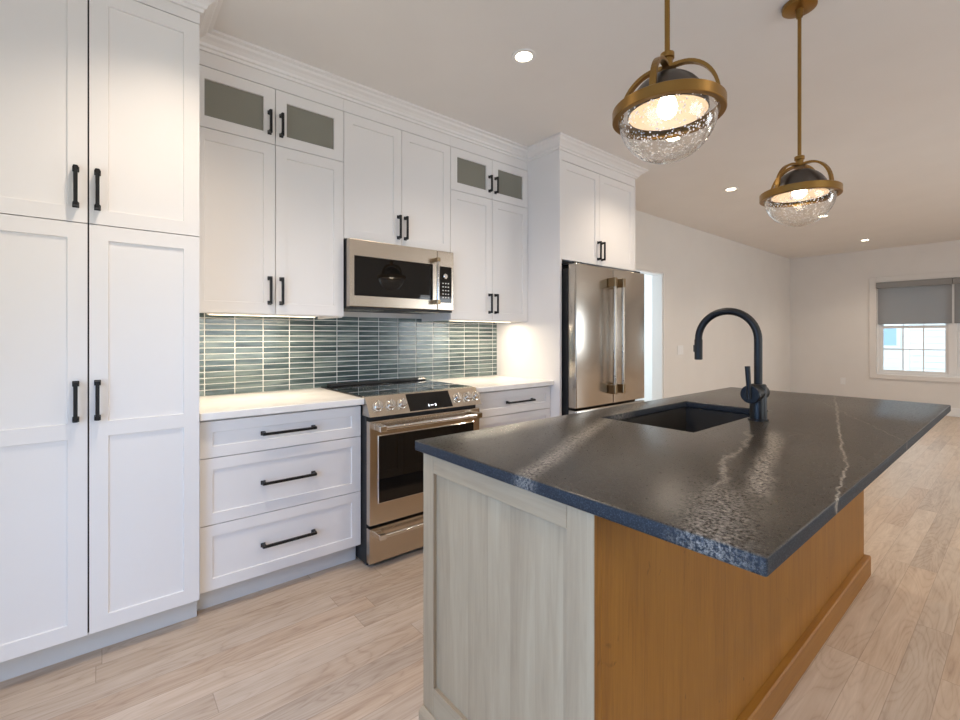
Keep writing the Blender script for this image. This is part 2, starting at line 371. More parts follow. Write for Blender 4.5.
def tube(bm, pts, r, seg=16, closed=False, sect=None, up=None):
    """sweep a circle (or a given 2-D section) along pts; r may be a list"""
    P = [Vector(p) for p in pts]; n = len(P); rings = []
    t0 = (P[1]-P[0]).normalized()
    u = Vector(up) if up else (Vector((0, 0, 1)) if abs(t0.z) < 0.9 else Vector((1, 0, 0)))
    for i in range(n):
        if closed: t = (P[(i+1) % n]-P[i-1]).normalized()
        else: t = (P[min(i+1, n-1)]-P[max(i-1, 0)]).normalized()
        u = (u - t*u.dot(t)).normalized(); v = t.cross(u)
        rr = r[i] if isinstance(r, (list, tuple)) else r
        if sect: ring = [bm.verts.new(P[i] + u*a + v*b_) for a, b_ in sect]
        else: ring = [bm.verts.new(P[i] + (u*math.cos(2*PI*k/seg) + v*math.sin(2*PI*k/seg))*rr) for k in range(seg)]
        rings.append(ring)
    m = len(rings[0])
    for i in range(n if closed else n-1):
        A, Bq = rings[i], rings[(i+1) % n]
        for k in range(m): bm.faces.new((A[k], A[(k+1) % m], Bq[(k+1) % m], Bq[k]))
    if not closed:
        bm.faces.new(list(reversed(rings[0]))); bm.faces.new(rings[-1])
    return bm
def sweep(bm, path, prof):
    """moulding: plan path (x,y), profile (out,z); outward = right of travel"""
    n = len(path); rings = []
    def nrm(a, b_):
        d = (Vector(b_)-Vector(a)).normalized(); return Vector((d.y, -d.x))
    for i in range(n):
        if i == 0: o = nrm(path[0], path[1])
        elif i == n-1: o = nrm(path[-2], path[-1])
        else:
            a, c = nrm(path[i-1], path[i]), nrm(path[i], path[i+1]); s = a+c; o = s/(1+a.dot(c))
        rings.append([bm.verts.new((path[i][0]+o.x*q, path[i][1]+o.y*q, z)) for q, z in prof])
    for i in range(n-1):
        for k in range(len(prof)-1):
            bm.faces.new((rings[i][k], rings[i+1][k], rings[i+1][k+1], rings[i][k+1]))
    bm.faces.new(rings[0]); bm.faces.new(list(reversed(rings[-1])))
    return bm
def shaker(bm, x0, x1, z0, z1, y, th=0.020, rail=0.057, mids=(), depth=0.007, open_=False, slope=0.002):
    """door slab facing -y; front at y, recessed panels; mids = centre heights of extra rails; open_ = no panel"""
    zs = [z0+rail]; hr = rail/2
    rects = []
    for mz in sorted(mids): rects.append((zs[-1], mz-hr)); zs.append(mz+hr)
    rects.append((zs[-1], z1-rail))
    xi0, xi1 = x0+rail, x1-rail
    V = lambda x, yy, z: bm.verts.new((x, yy, z))
    def quad(a, b_, c, d): bm.faces.new([V(*a), V(*b_), V(*c), V(*d)])
    yb = y+th
    quad((x0, y, z0), (xi0, y, z0), (xi0, y, z1), (x0, y, z1)); quad((xi1, y, z0), (x1, y, z0), (x1, y, z1), (xi1, y, z1))
    prev = z0
    for a, b_ in rects:
        quad((xi0, y, prev), (xi1, y, prev), (xi1, y, a), (xi0, y, a)); prev = b_
        yp = yb if open_ else y+depth; s = 0 if open_ else slope
        quad((xi0, y, a), (xi1, y, a), (xi1-s, yp, a+s), (xi0+s, yp, a+s)); quad((xi0+s, yp, b_-s), (xi1-s, yp, b_-s), (xi1, y, b_), (xi0, y, b_))
        quad((xi0, y, a), (xi0+s, yp, a+s), (xi0+s, yp, b_-s), (xi0, y, b_)); quad((xi1-s, yp, a+s), (xi1, y, a), (xi1, y, b_), (xi1-s, yp, b_-s))
        if not open_: quad((xi0+s, yp, a+s), (xi1-s, yp, a+s), (xi1-s, yp, b_-s), (xi0+s, yp, b_-s))
    quad((xi0, y, prev), (xi1, y, prev), (xi1, y, z1), (xi0, y, z1))
    quad((x0, yb, z0), (x0, y, z0), (x0, y, z1), (x0, yb, z1)); quad((x1, y, z0), (x1, yb, z0), (x1, yb, z1), (x1, y, z1))
    quad((x0, yb, z0), (x1, yb, z0), (x1, y, z0), (x0, y, z0)); quad((x0, y, z1), (x1, y, z1), (x1, yb, z1), (x0, yb, z1))
    if open_:
        quad((xi0, yb, z0), (x0, yb, z0), (x0, yb, z1), (xi0, yb, z1)); quad((x1, yb, z0), (xi1, yb, z0), (xi1, yb, z1), (x1, yb, z1))
        quad((xi1, yb, z0), (xi0, yb, z0), (xi0, yb, z0+rail), (xi1, yb, z0+rail)); quad((xi1, yb, z1-rail), (xi0, yb, z1-rail), (xi0, yb, z1), (xi1, yb, z1))
    else: quad((x1, yb, z0), (x0, yb, z0), (x0, yb, z1), (x1, yb, z1))
    bmesh.ops.remove_doubles(bm, verts=bm.verts, dist=1e-5)
    return bm

def root_of(o):
    while o.parent: o = o.parent
    return o
def obj(name, bm, mat, parent=None, label=None, smooth=False, angle=35):
    """link a bmesh (world coordinates) as one mesh object, local to its top-level thing"""
    bmesh.ops.recalc_face_normals(bm, faces=bm.faces)
    if parent is not None:
        bmesh.ops.translate(bm, verts=bm.verts, vec=-root_of(parent).location)
    me = bpy.data.meshes.new(name); bm.to_mesh(me); bm.free()
    mats = mat if isinstance(mat, (list, tuple)) else [mat]
    for q in mats: me.materials.append(q)
    if smooth:
        for p_ in me.polygons: p_.use_smooth = True
        me.set_sharp_from_angle(angle=math.radians(angle))
    o = bpy.data.objects.new(name, me); C.objects.link(o)
    if parent is not None: o.parent = parent
    if label: o['label'] = label
    return o
def tag(o, label, cat, group=None):
    o['label'] = label; o['category'] = cat
    if group: o['group'] = group
    return o
def thing(name, loc, label, cat, group=None):
    o = bpy.data.objects.new(name, None); C.objects.link(o); o.location = loc
    o.empty_display_size = 0.05
    return tag(o, label, cat, group)
def struct(name, bm, mat, parent=None, smooth=False):
    o = obj(name, bm, mat, parent, smooth=smooth)
    if parent is None: o['kind'] = 'structure'
    return o

def pull(parent, x, y, z, length, vertical=True):
    """square black bar pull standing off the front at y; (x,z) = centre"""
    bm = B(); L = length/2; so = 0.032
    for s in (-1, 1):
        if vertical: box(bm, x-0.0078, x+0.0078, y-so+0.002, y, z+s*(L-0.0075)-0.0075, z+s*(L-0.0075)+0.0075, 0.001, 1); box(bm, x-0.0100, x+0.0100, y-0.004, y, z+s*(L-0.0075)-0.0105, z+s*(L-0.0075)+0.0105, 0.001, 1)
        else: box(bm, x+s*(L-0.0075)-0.0075, x+s*(L-0.0075)+0.0075, y-so+0.002, y, z-0.0078, z+0.0078, 0.001, 1); box(bm, x+s*(L-0.0075)-0.0105, x+s*(L-0.0075)+0.0105, y-0.004, y, z-0.0100, z+0.0100, 0.001, 1)
    if vertical: box(bm, x-0.0062, x+0.0062, y-so-0.005, y-so+0.006, z-L, z+L, 0.001, 1)
    else: box(bm, x-L, x+L, y-so-0.005, y-so+0.006, z-0.0062, z+0.0062, 0.001, 1)
    return obj('handle', bm, M['black'], parent, 'matte black bar handle')

# ================================================================== SETTING
ZC, YW, XW = 2.735, 2.98, 10.2
XB, YR = -1.10, -3.0
def wall_with_holes(axis, at0, at1, u0, u1, z0, z1, holes):
    """slab normal to axis between at0..at1, spanning u and z, rectangular holes (ua,ub,za,zb)"""
    bm = B(); us = sorted({u0, u1, *[h[0] for h in holes], *[h[1] for h in holes]}); zs = sorted({z0, z1, *[h[2] for h in holes], *[h[3] for h in holes]})
    for i in range(len(us)-1):
        for j in range(len(zs)-1):
            uc, zc = (us[i]+us[i+1])/2, (zs[j]+zs[j+1])/2
            if any(h[0] < uc < h[1] and h[2] < zc < h[3] for h in holes): continue
            if axis == 'x': box(bm, at0, at1, us[i], us[i+1], zs[j], zs[j+1])
            else: box(bm, us[i], us[i+1], at0, at1, zs[j], zs[j+1])
    bmesh.ops.remove_doubles(bm, verts=bm.verts, dist=1e-5)
    inner = {}
    for f_ in bm.faces: inner.setdefault(tuple(sorted(v.index for v in f_.verts)), []).append(f_)
    return bm
DX0, DX1, DZ = 4.50, 5.450, 2.045           # doorway in the back wall
WY0, WY1, WZ0, WZ1 = -0.09, 1.71, 0.605, 2.160   # twin window in the far wall
SW1, SW2 = (0.5, 2.5, 0.68, 2.12), (5.0, 7.4, 0.68, 2.12)   # unseen side windows added for fill light
GD = (-0.55, 1.45, 0.02, 2.12)               # glazed door behind the camera
struct('floor', box(B(), XB-0.15, XW+0.15, YR-0.15, 5.5, -0.06, 0), M['floor'])
struct('ceiling', box(B(), XB-0.15, XW+0.15, YR-0.15, 5.5, ZC, ZC+0.1), M['ceiling'])
struct('wall_back', wall_with_holes('y', YW, YW+0.13, XB, XW, 0, ZC, [(DX0, DX1, -0.01, DZ)]), M['wall'])
struct('wall_far', wall_with_holes('x', XW, XW+0.15, YR-0.15, YW, 0, ZC, [(WY0, WY1, WZ0, WZ1)]), M['wall'])
struct('wall_right', wall_with_holes('y', YR-0.15, YR, XB, XW, 0, ZC, [SW1, SW2]), M['wall'])
struct('wall_near', wall_with_holes('x', XB-0.15, XB, YR-0.15, 5.5, 0, ZC, [GD]), M['wall'])
# hall behind the doorway
bm = B(); box(bm, 3.9, 4.0, YW+0.13, 5.4, 0, ZC); box(bm, 6.4, 6.5, YW+0.13, 5.4, 0, ZC); box(bm, 3.9, 6.5, 5.4, 5.5, 0, ZC)
struct('wall_hall', bm, M['wall'])
# doorway lining and casing
bm = B()
box(bm, DX0, DX0+0.018, YW-0.002, YW+0.132, 0, DZ); box(bm, DX1-0.018, DX1, YW-0.002, YW+0.132, 0, DZ); box(bm, DX0+0.018, DX1-0.018, YW-0.002, YW+0.132, DZ-0.018, DZ)
struct('door_1', bm, M['trim'])
bm = B(); cw = 0.070
box(bm, DX0-cw, DX0, YW-0.018, YW-0.0005, 0, DZ, 0.003, 1); box(bm, DX1, DX1+cw, YW-0.018, YW-0.0005, 0, DZ, 0.003, 1); box(bm, DX0-cw, DX1+cw, YW-0.018, YW-0.0005, DZ, DZ+cw, 0.003, 1)
struct('trim_1', bm, M['wall'])
# baseboards
struct('baseboard_back', box(B(), DX1+cw+0.001, XW-0.016, YW-0.015, YW-0.0005, 0.001, 0.135, 0.003, 1), M['trim'])
struct('baseboard_far', box(B(), XW-0.015, XW-0.0005, YR+0.001, YW-0.001, 0.001, 0.135, 0.003, 1), M['trim'])

# far window: casing, frames, sashes, muntins, panes
bm = B(); c0 = 0.095
box(bm, XW-0.020, XW-0.0005, WY1, WY1+c0, WZ0-0.075, WZ1+c0, 0.003, 1); box(bm, XW-0.020, XW-0.0005, WY0-c0, WY0, WZ0-0.075, WZ1+c0, 0.003, 1)
box(bm, XW-0.020, XW-0.0005, WY0, WY1, WZ1, WZ1+c0, 0.003, 1); box(bm, XW-0.020, XW-0.0005, WY0, WY1, WZ0-0.075, WZ0, 0.003, 1)
struct('trim_2', bm, M['wall'])
MUL = 0.80
def sash_window(name, y0, y1):
    """one double-hung unit: frame, two sashes, muntins 3 x 2, a pane in each sash"""
    bm = B(); fw = 0.035
    box(bm, XW+0.030, XW+0.145, y0, y0+fw, WZ0, WZ1); box(bm, XW+0.030, XW+0.145, y1-fw, y1, WZ0, WZ1)
    box(bm, XW+0.030, XW+0.145, y0+fw, y1-fw, WZ1-fw, WZ1); box(bm, XW+0.030, XW+0.145, y0+fw, y1-fw, WZ0, WZ0+fw)
    win = struct(name, bm, M['trim'])
    zm = (WZ0+WZ1)/2 + 0.02
    for nm, xa, za, zb in (('lower_sash', XW+0.060, WZ0+fw+0.001, zm+0.02), ('upper_sash', XW+0.098, zm-0.02, WZ1-fw-0.001)):
        bm = B(); r = 0.042; a, b_ = y0+fw+0.001, y1-fw-0.001
        box(bm, xa, xa+0.032, a, a+r, za, zb); box(bm, xa, xa+0.032, b_-r, b_, za, zb)
        box(bm, xa, xa+0.032, a+r, b_-r, za, za+r); box(bm, xa, xa+0.032, a+r, b_-r, zb-r, zb)
        s_ = obj(nm, bm, M['trim'], win)
        bm = B(); w = (b_-a-2*r)/3
        for k in (1, 2): box(bm, xa+0.006, xa+0.024, a+r+w*k-0.008, a+r+w*k+0.008, za+r, zb-r)
        h = (za+zb)/2; box(bm, xa+0.0065, xa+0.0235, a+r, b_-r, h-0.008, h+0.008)
        obj('muntin_grid', bm, M['trim'], s_)
        obj('pane', box(B(), xa+0.014, xa+0.016, a+r, b_-r, za+r, zb-r), M['pane'], s_)
sash_window('window_1', MUL+0.012, WY1)
sash_window('window_2', WY0, MUL-0.012)
struct('trim_3', box(B(), XW+0.029, XW+0.145, MUL-0.0115, MUL+0.0115, WZ0, WZ1), M['trim'])
# glazed door behind the camera
bm = B()
for a in (GD[0], (GD[0]+GD[1])/2-0.03, GD[1]-0.06): box(bm, XB-0.12, XB-0.04, a, a+0.06, GD[2], GD[3])
box(bm, XB-0.12, XB-0.04, GD[0], GD[1], GD[3]-0.06, GD[3]); box(bm, XB-0.12, XB-0.04, GD[0], GD[1], GD[2], GD[2]+0.08)
d2 = struct('door_2', bm, M['trim']); obj('pane', box(B(), XB-0.085, XB-0.080, GD[0]+0.05, GD[1]-0.05, GD[2]+0.06, GD[3]-0.05), M['pane'], d2)
for nm, (a, b_, c_, d_) in (('fill_window_3', SW1), ('fill_window_4', SW2)):  # unseen windows, added to house the fill lamps
    bm = B()
    for x in (a, (a+b_)/2-0.03, b_-0.06): box(bm, x, x+0.06, YR-0.12, YR-0.05, c_, d_)
    for k in range(2):
        xa, xb = (a+0.06, (a+b_)/2-0.03) if k == 0 else ((a+b_)/2+0.03, b_-0.06)
        for z in (c_, (c_+d_)/2-0.03, d_-0.06): box(bm, xa, xb, YR-0.12, YR-0.05, z, z+0.06)
    w_ = struct(nm, bm, M['trim']); obj('pane', box(B(), a+0.05, b_-0.05, YR-0.088, YR-0.084, c_+0.05, d_-0.05), M['pane'], w_)  # frame and pane of the added, unseen fill window

# ================================================================== CABINETS
YP, YU, YB_, YF = 2.305, 2.597, 2.356, 2.268        # door fronts
XP, X2, X3, X4, XFR = 0.3275, 1.1016, 1.878, 2.648, 3.668
ZT = 2.585
DT = 0.020; G = 0.0018                               # door thickness, half gap

def door(parent, x0, x1, z0, z1, y, hx=None, hz=None, hl=0.145, mids=(), name='door'):
    d = obj(name, shaker(B(), x0+G, x1-G, z0+G, z1-G, y, DT, mids=mids), M['cab'], parent)
    if hx is not None: pull(d, hx, y, hz, hl)
    return d
def glass_door(parent, x0, x1, z0, z1, y, hx, hz, hl=0.12):
    d = obj('glass_door', shaker(B(), x0+G, x1-G, z0+G, z1-G, y, DT, open_=True), M['cab'], parent, 'small white framed cabinet door with a grey glass pane')
    obj('pane', box(B(), x0+0.055, x1-0.055, y+0.010, y+0.014, z0+0.055, z1-0.055), M['cab_glass'], d, 'grey cabinet glass')
    pull(d, hx, y, hz, hl); return d

# ---- pantry
PX0 = -0.405; PC = -0.0405
pantry = thing('pantry_cabinet', (PC, 2.64, 0), 'tall white four-door shaker pantry cabinet standing beside the drawer base cabinet', 'cabinet')
bm = B(); box(bm, PX0, XP, YP+DT+0.003, YW-0.002, 0.108, ZT+0.022); box(bm, PX0, XP, YP+0.002, YP+0.05, ZT+0.023, ZC-0.002); box(bm, XP-0.02, XP, YP+0.0505, YW-0.002, ZT+0.023, ZC-0.002)
obj('carcass', bm, M['cab'], pantry)
obj('toe_kick', box(B(), PX0, XP-0.0005, YP+0.080, YW-0.01, 0, 0.1075), M['kick'], pantry)
obj('gap_shade_strip', box(B(), PC-0.006, PC+0.006, YP+DT-0.004, YP+DT+0.0025, 0.110, ZT), M['gap'], pantry, 'dark strip painting the shade between the doors')  # solid dark strip, paints the shade in the pantry's centre gap
for (a, b_, hx) in ((PX0, PC-0.0008, -0.0765), (PC+0.0008, XP, -0.0135)):
    door(pantry, a, b_, 1.684, ZT+0.020, YP, hx, 1.8165, 0.150)
    door(pantry, a, b_, 0.108, 1.684, YP, hx, 1.006, 0.150, mids=(0.893,))

# ---- wall cabinet with glass tops, left of the microwave
def wall_cab(x0, x1, xm, zsplit, label):
    t = thing('wall_cabinet', ((x0+x1)/2, YW-0.002, 1.37), label, 'cabinet', 'white wall cabinets over the worktop')
    th = 0.018; yf = YU+DT+0.002; yb = YW-0.003
    bm = B()
    box(bm, x0, x0+th, yf, yb, 1.363, ZT); box(bm, x1-th, x1, yf, yb, 1.363, ZT)
    box(bm, x0+th, x1-th, yb-0.008, yb, 1.39, ZT)
    box(bm, x0+th, x1-th, yf, yb-0.008, 1.385, 1.403); box(bm, x0+th, x1-th, yf, yb-0.008, zsplit-0.012, zsplit+0.006)
    box(bm, x0+th, x1-th, yf, yb-0.008, ZT-th, ZT)
    box(bm, x0+th, x1-th, yf, yf+0.018, 1.368, 1.3845)
    obj('carcass', bm, [M['cab']], t)
    obj('frieze_board', box(B(), x0, x1, YU+0.004, YU+0.03, ZT+0.001, ZC-0.002), M['cab'], t)
    glass_door(t, x0, xm, zsplit, ZT-0.003, YU, xm-0.030, zsplit+0.110)
    glass_door(t, xm, x1, zsplit, ZT-0.003, YU, xm+0.030, zsplit+0.110)
    door(t, x0, xm, 1.370, zsplit, YU, xm-0.030, 1.496, 0.145)
    door(t, xm, x1, 1.370, zsplit, YU, xm+0.030, 1.496, 0.145)
    return t
wall_cab(XP+0.002, X2, 0.7185, 2.281, 'white wall cabinet with two glass-topped doors between pantry and microwave')
wall_cab(X3, X4-0.002, 2.2655, 2.281, 'narrow white wall cabinet with small glass top doors between microwave and refrigerator surround')
t = thing('wall_cabinet', ((X2+X3)/2, YW-0.002, 1.83), 'white two-door wall cabinet mounted directly above the microwave', 'cabinet', 'white wall cabinets over the worktop')
obj('carcass', box(B(), X2+0.001, X3-0.001, YU+DT+0.002, YW-0.003, 1.832, ZT), M['cab'], t)
obj('frieze_board', box(B(), X2+0.001, X3-0.001, YU+0.004, YU+0.03, ZT+0.001, ZC-0.002), M['cab'], t)
XM = 1.4905
door(t, X2, XM, 1.832, ZT-0.003, YU, XM-0.025, 1.950, 0.148); door(t, XM, X3, 1.832, ZT-0.003, YU, XM+0.025, 1.950, 0.148)

# ---- refrigerator surround
t = thing('refrigerator_cabinet', ((X4+XFR)/2, YW-0.002, 0), 'tall white refrigerator surround with side panels and two doors over the refrigerator', 'cabinet')
bm = B(); box(bm, X4, X4+0.022, YF-0.002, YW-0.003, 0.0, ZT+0.0005)
obj('side_panel', bm, M['cab'], t)
obj('side_panel', box(B(), XFR-0.012, XFR+0.006, YF-0.002, YW-0.003, 0.0, ZT+0.0005), M['cab'], t)
obj('carcass', box(B(), X4+0.0225, XFR-0.0125, YF+DT+0.003, YW-0.003, 1.832, ZT), M['cab'], t)
bm = B(); box(bm, X4, XFR+0.006, YF+0.001, YF+0.03, ZT+0.001, ZC-0.002); box(bm, X4, X4+0.022, YF+0.0305, YW-0.003, ZT+0.001, ZC-0.002); box(bm, XFR-0.012, XFR+0.006, YF+0.0305, YW-0.003, ZT+0.001, ZC-0.002)
obj('frieze_board', bm, M['cab'], t)
XFM = 3.148
door(t, X4+0.0225, XFM, 1.832, ZT-0.003, YF, XFM-0.026, 1.948, 0.150); door(t, XFM, XFR-0.0125, 1.832, ZT-0.003, YF, XFM+0.026, 1.948, 0.150)

# crown moulding round the cabinet tops
prof = [(0, 2.655), (0.010, 2.655), (0.013, 2.668), (0.022, 2.672), (0.026, 2.684), (0.040, 2.697), (0.056, 2.706), (0.062, 2.716), (0.072, 2.719), (0.080, 2.722), (0.080, 2.7345), (0, 2.7345)]
bm = sweep(B(), [(PX0, YP+0.001), (XP+0.001, YP+0.001), (XP+0.001, YU+0.003), (X4-0.001, YU+0.003), (X4-0.001, YF), (XFR+0.007, YF), (XFR+0.007, YW-0.001)], prof)
struct('trim_4', bm, M['cab'])

# ---- base cabinets
def base_cab(x0, x1, hx, hl, label):
    t = thing('drawer_cabinet', ((x0+x1)/2, YW-0.3, 0), label, 'cabinet', 'white drawer base cabinets')
    obj('carcass', box(B(), x0, x1, YB_+DT+0.003, YW-0.002, 0.106, 0.880), M['cab'], t)
    obj('toe_kick', box(B(), x0, x1, YB_+0.071, YW-0.02, 0, 0.1055), M['kick'], t)
    obj('gap_shade_strip', box(B(), x0+0.001, x1-0.001, YB_+DT-0.004, YB_+DT+0.002, 0.872, 0.880), M['gap'], t, 'dark strip painting the shadow under the worktop')  # solid dark strip, paints the shadow line below the worktop
    for z0, z1, hz in ((0.7035, 0.871, 0.787), (0.402, 0.7035, 0.551), (0.107, 0.402, 0.252)):
        d = obj('drawer', shaker(B(), x0+0.001+G, x1-0.001-G, z0+G, z1-G, YB_, DT, rail=0.050), M['cab'], t)
        pull(d, hx, YB_, hz, hl, False)
    return t
base_cab(XP+0.004, X2-0.003, 0.7155, 0.255, 'white three-drawer base cabinet between the pantry and the range')
base_cab(X3+0.006, X4-0.001, 2.315, 0.262, 'white drawer base cabinet between the range and the refrigerator surround')
def worktop(x0, x1, label):
    o = obj('countertop', box(B(), x0, x1, 2.321, YW-0.001, 0.8805, 0.914, 0.003, 2), M['quartz'], None)
    return tag(o, label, 'countertop', 'white worktops')
worktop(XP+0.003, X2+0.001, 'white quartz countertop on the drawers between pantry and range')
worktop(X3+0.001, X4-0.001, 'short white quartz countertop between range and refrigerator surround')

# ---- tile backsplash
t = thing('tile_backsplash', ((XP+X4)/2, YW, 0.914), 'grey-green stacked glazed tile backsplash above the white countertops', 'backsplash')
obj('grout', box(B(), XP+0.003, X4-0.001, YW-0.0065, YW-0.0005, 0.9145, 1.384), M['grout'], t)
bm = B()
for i in range(0, 18):
    for j in range(0, 14):
        xa, xb = TX0+TW*i+0.0022, TX0+TW*(i+1)-0.0022; za, zb = TZ0+TH*j+0.0021, TZ0+TH*(j+1)-0.0021
        xa, xb = max(xa, XP+0.004), min(xb, X4-0.003); zb = min(zb, 1.384); za = max(za, 0.916)
        if xb-xa < 0.008: continue
        f0 = [bm.verts.new(q) for q in ((xa, YW-0.006, za), (xb, YW-0.006, za), (xb, YW-0.006, zb), (xa, YW-0.006, zb))]
        e = 0.0015
        f1 = [bm.verts.new(q) for q in ((xa+e, YW-0.0095, za+e), (xb-e, YW-0.0095, za+e), (xb-e, YW-0.0095, zb-e), (xa+e, YW-0.0095, zb-e))]
        bm.faces.new(f1)
        for k in range(4): bm.faces.new((f0[k], f0[(k+1) % 4], f1[(k+1) % 4], f1[k]))
obj('tiles', bm, M['tile'], t, 'grey-green glazed tiles')

# ---- under-cabinet light bars
def light_bar(x0, x1, label, power):
    yc = 2.72
    t = thing('light_bar', ((x0+x1)/2, yc, 1.3845), label, 'light', 'under-cabinet lights')
    obj('housing', box(B(), x0, x1, yc-0.03, yc+0.03, 1.366, 1.3845, 0.002, 1), M['plate'], t)
    obj('lens', box(B(), x0+0.01, x1-0.01, yc-0.02, yc+0.02, 1.3635, 1.3659), M['strip'], t, 'glowing lens')
    a = area('light_bar_lamp', ((x0+x1)/2, yc+0.01, 1.360), (0, 0, 0), x1-x0, 0.04, power, (1.0, 0.85, 0.66)); return t
light_bar(0.42, 0.98, 'slim lit light bar under the wall cabinet between pantry and microwave', 4.0)
light_bar(1.96, 2.56, 'slim lit light bar under the narrow wall cabinet between microwave and refrigerator', 4.6)

# ================================================================== APPLIANCES
# ---- microwave
mx0, mx1, my, mz0, mz1 = 1.109, 1.860, 2.535, 1.415, 1.825
t = thing('microwave', ((mx0+mx1)/2, YW-0.002, mz0), 'stainless over-the-range microwave with black glass door hung over the range', 'microwave')
obj('body', box(B(), mx0, X3-0.006, my+0.045, YW-0.012, mz0+0.004, 1.830, 0.002, 1), M['rubber'], t, 'black microwave case')
dxr = 1.727
bm = B(); box(bm, mx0, dxr-0.002, my, my+0.044, mz0+0.012, mz1, 0.004, 2)
d = obj('door', bm, M['steel'], t, 'brushed steel door')
obj('window', box(B(), 1.139, 1.690, my-0.002, my+0.01, 1.492, 1.728, 0.002, 1), M['black_glass'], d, 'black glass window')
bm = B()
tube(bm, [(1.703, my-0.042, 1.470), (1.703, my-0.042, 1.765)], 0.0105, 16)
obj('handle', bm, M['chrome'], d, smooth=True)
for z in (1.478, 1.755):
    bm = B(); box(bm, 1.690, 1.716, my-0.053, my-0.001, z-0.014, z+0.014, 0.003, 1); obj('handle_bracket', bm, M['bronze'], d, 'bronze-toned handle bracket')
p_ = obj('control_panel', box(B(), dxr+0.001, mx1, my, my+0.044, mz0+0.012, mz1, 0.004, 2), M['steel'], t)
q = obj('keypad', box(B(), 1.742, 1.842, my-0.0015, my+0.01, 1.478, 1.722, 0.001, 1), M['black_glass'], p_, 'black keypad glass')
obj('dial', lathe(B(), [(0, 0.016), (0.014, 0.016), (0.017, 0.013), (0.018, 0)], (1.783, my-0.0016, 1.655), (0, -1, 0), 24), M['chrome'], p_, 'round chrome dial', True)
bm = B()
for r_ in range(5):
    for c0_ in range(3):
        if r_ in (0, 1, 2, 3, 4): box(bm, 1.765+c0_*0.022, 1.775+c0_*0.022, my-0.0024, my-0.0016, 1.605-r_*0.024, 1.612-r_*0.024)
obj('key_marks', bm, M['plate'], p_, 'rows of tiny pale key marks')
obj('base_vent', box(B(), mx0+0.01, mx1-0.01, my+0.006, my+0.044, mz0-0.002, mz0+0.0115), M['rubber'], t, 'black lower vent strip')
for k in range(2): obj('grease_filter', box(B(), mx0+0.05+k*0.42, mx0+0.28+k*0.42, my+0.09, my+0.25, mz0, mz0+0.0039, 0.0005, 1), M['steel'], t)

# ---- range
rx0, rx1, ry = 1.1065, 1.8745, 2.270
t = thing('range', ((rx0+rx1)/2, 2.6, 0), 'stainless slide-in electric range between the two drawer base cabinets', 'range')
obj('body', box(B(), rx0, rx1-0.002, ry+0.042, YW-0.014, 0.012, 0.905), M['rubber'], t, 'black range side and body')
# door
d = obj('oven_door', box(B(), rx0+0.001, rx1-0.001, ry, ry+0.041, 0.228, 0.792, 0.004, 2), M['steel'], t, 'steel oven door')
obj('window_frame', box(B(), 1.156, 1.826, ry-0.0015, ry+0.01, 0.338, 0.712, 0.0015, 1), M['chrome'], d)
obj('window', box(B(), 1.161, 1.821, ry-0.003, ry+0.009, 0.343, 0.707, 0.001, 1), M['black_glass'], d, 'black oven window')
bm = tube(B(), [(rx0+0.035, ry-0.050, 0.757), (rx1-0.035, ry-0.050, 0.757)], 0.0125, 18)
h_ = obj('handle', bm, M['chrome'], d, smooth=True)
for x in (rx0+0.052, rx1-0.052):
    obj('handle_bracket', box(B(), x-0.020, x+0.020, ry-0.065, ry-0.001, 0.741, 0.773, 0.004, 2), M['chrome'] if x < 1.4 else M['bronze'], d)
obj('badge', box(B(), 1.755, 1.795, ry-0.002, ry+0.002, 0.775, 0.784), M['chrome'], d, 'small pale badge')
# storage drawer
d = obj('storage_drawer', box(B(), rx0+0.001, rx1-0.001, ry, ry+0.041, 0.022, 0.212, 0.004, 2), M['steel'], t)
obj('handle', tube(B(), [(rx0+0.035, ry-0.045, 0.176), (rx1-0.035, ry-0.045, 0.176)], 0.0115, 18), M['chrome'], d, smooth=True)
for x in (rx0+0.052, rx1-0.052): obj('handle_bracket', box(B(), x-0.020, x+0.020, ry-0.059, ry-0.001, 0.161, 0.191, 0.004, 2), M['chrome'], d)
# sloped control panel (prism)
ytop, ybot, ztop, zbot = 2.322, 2.255, 0.922, 0.818
def prism_x(bm, x0, x1, pts):
    A = [bm.verts.new((x0, y, z)) for y, z in pts]; D = [bm.verts.new((x1, y, z)) for y, z in pts]
    n = len(pts); bm.faces.new(A); bm.faces.new(list(reversed(D)))
    for k in range(n): bm.faces.new((A[k], A[(k+1) % n], D[(k+1) % n], D[k]))
    return bm
pan = obj('control_panel', prism_x(B(), rx0-0.004, rx1+0.002, [(ybot, zbot), (ytop-0.004, ztop), (ytop+0.03, ztop+0.002), (ytop+0.03, zbot)]), M['steel'], t, 'sloped steel control panel')
sl = Vector((0, ytop-0.004-ybot, ztop-zbot)).normalized(); nrm_ = Vector((0, -sl.z, sl.y))
def on_panel(x, s, out=0.0):
    b0 = Vector((x, ybot, zbot)); L = math.hypot(ytop-0.004-ybot, ztop-zbot); return b0 + sl*(L*s) + nrm_*out
def panel_box(x0, x1, s0, s1, o0, o1):
    bm = B(); vs = [bm.verts.new(on_panel(x, s, o_)) for o_ in (o0, o1) for x, s in ((x0, s0), (x1, s0), (x1, s1), (x0, s1))]
    bm.faces.new(vs[4:]); bm.faces.new(list(reversed(vs[:4])))
    for k in range(4): bm.faces.new((vs[k], vs[(k+1) % 4], vs[4+(k+1) % 4], vs[4+k]))
    return bm
dsp = obj('display', panel_box(1.352, 1.652, 0.06, 0.94, -0.001, 0.0015), M['black_glass'], pan, 'black glass display')
bm = B()
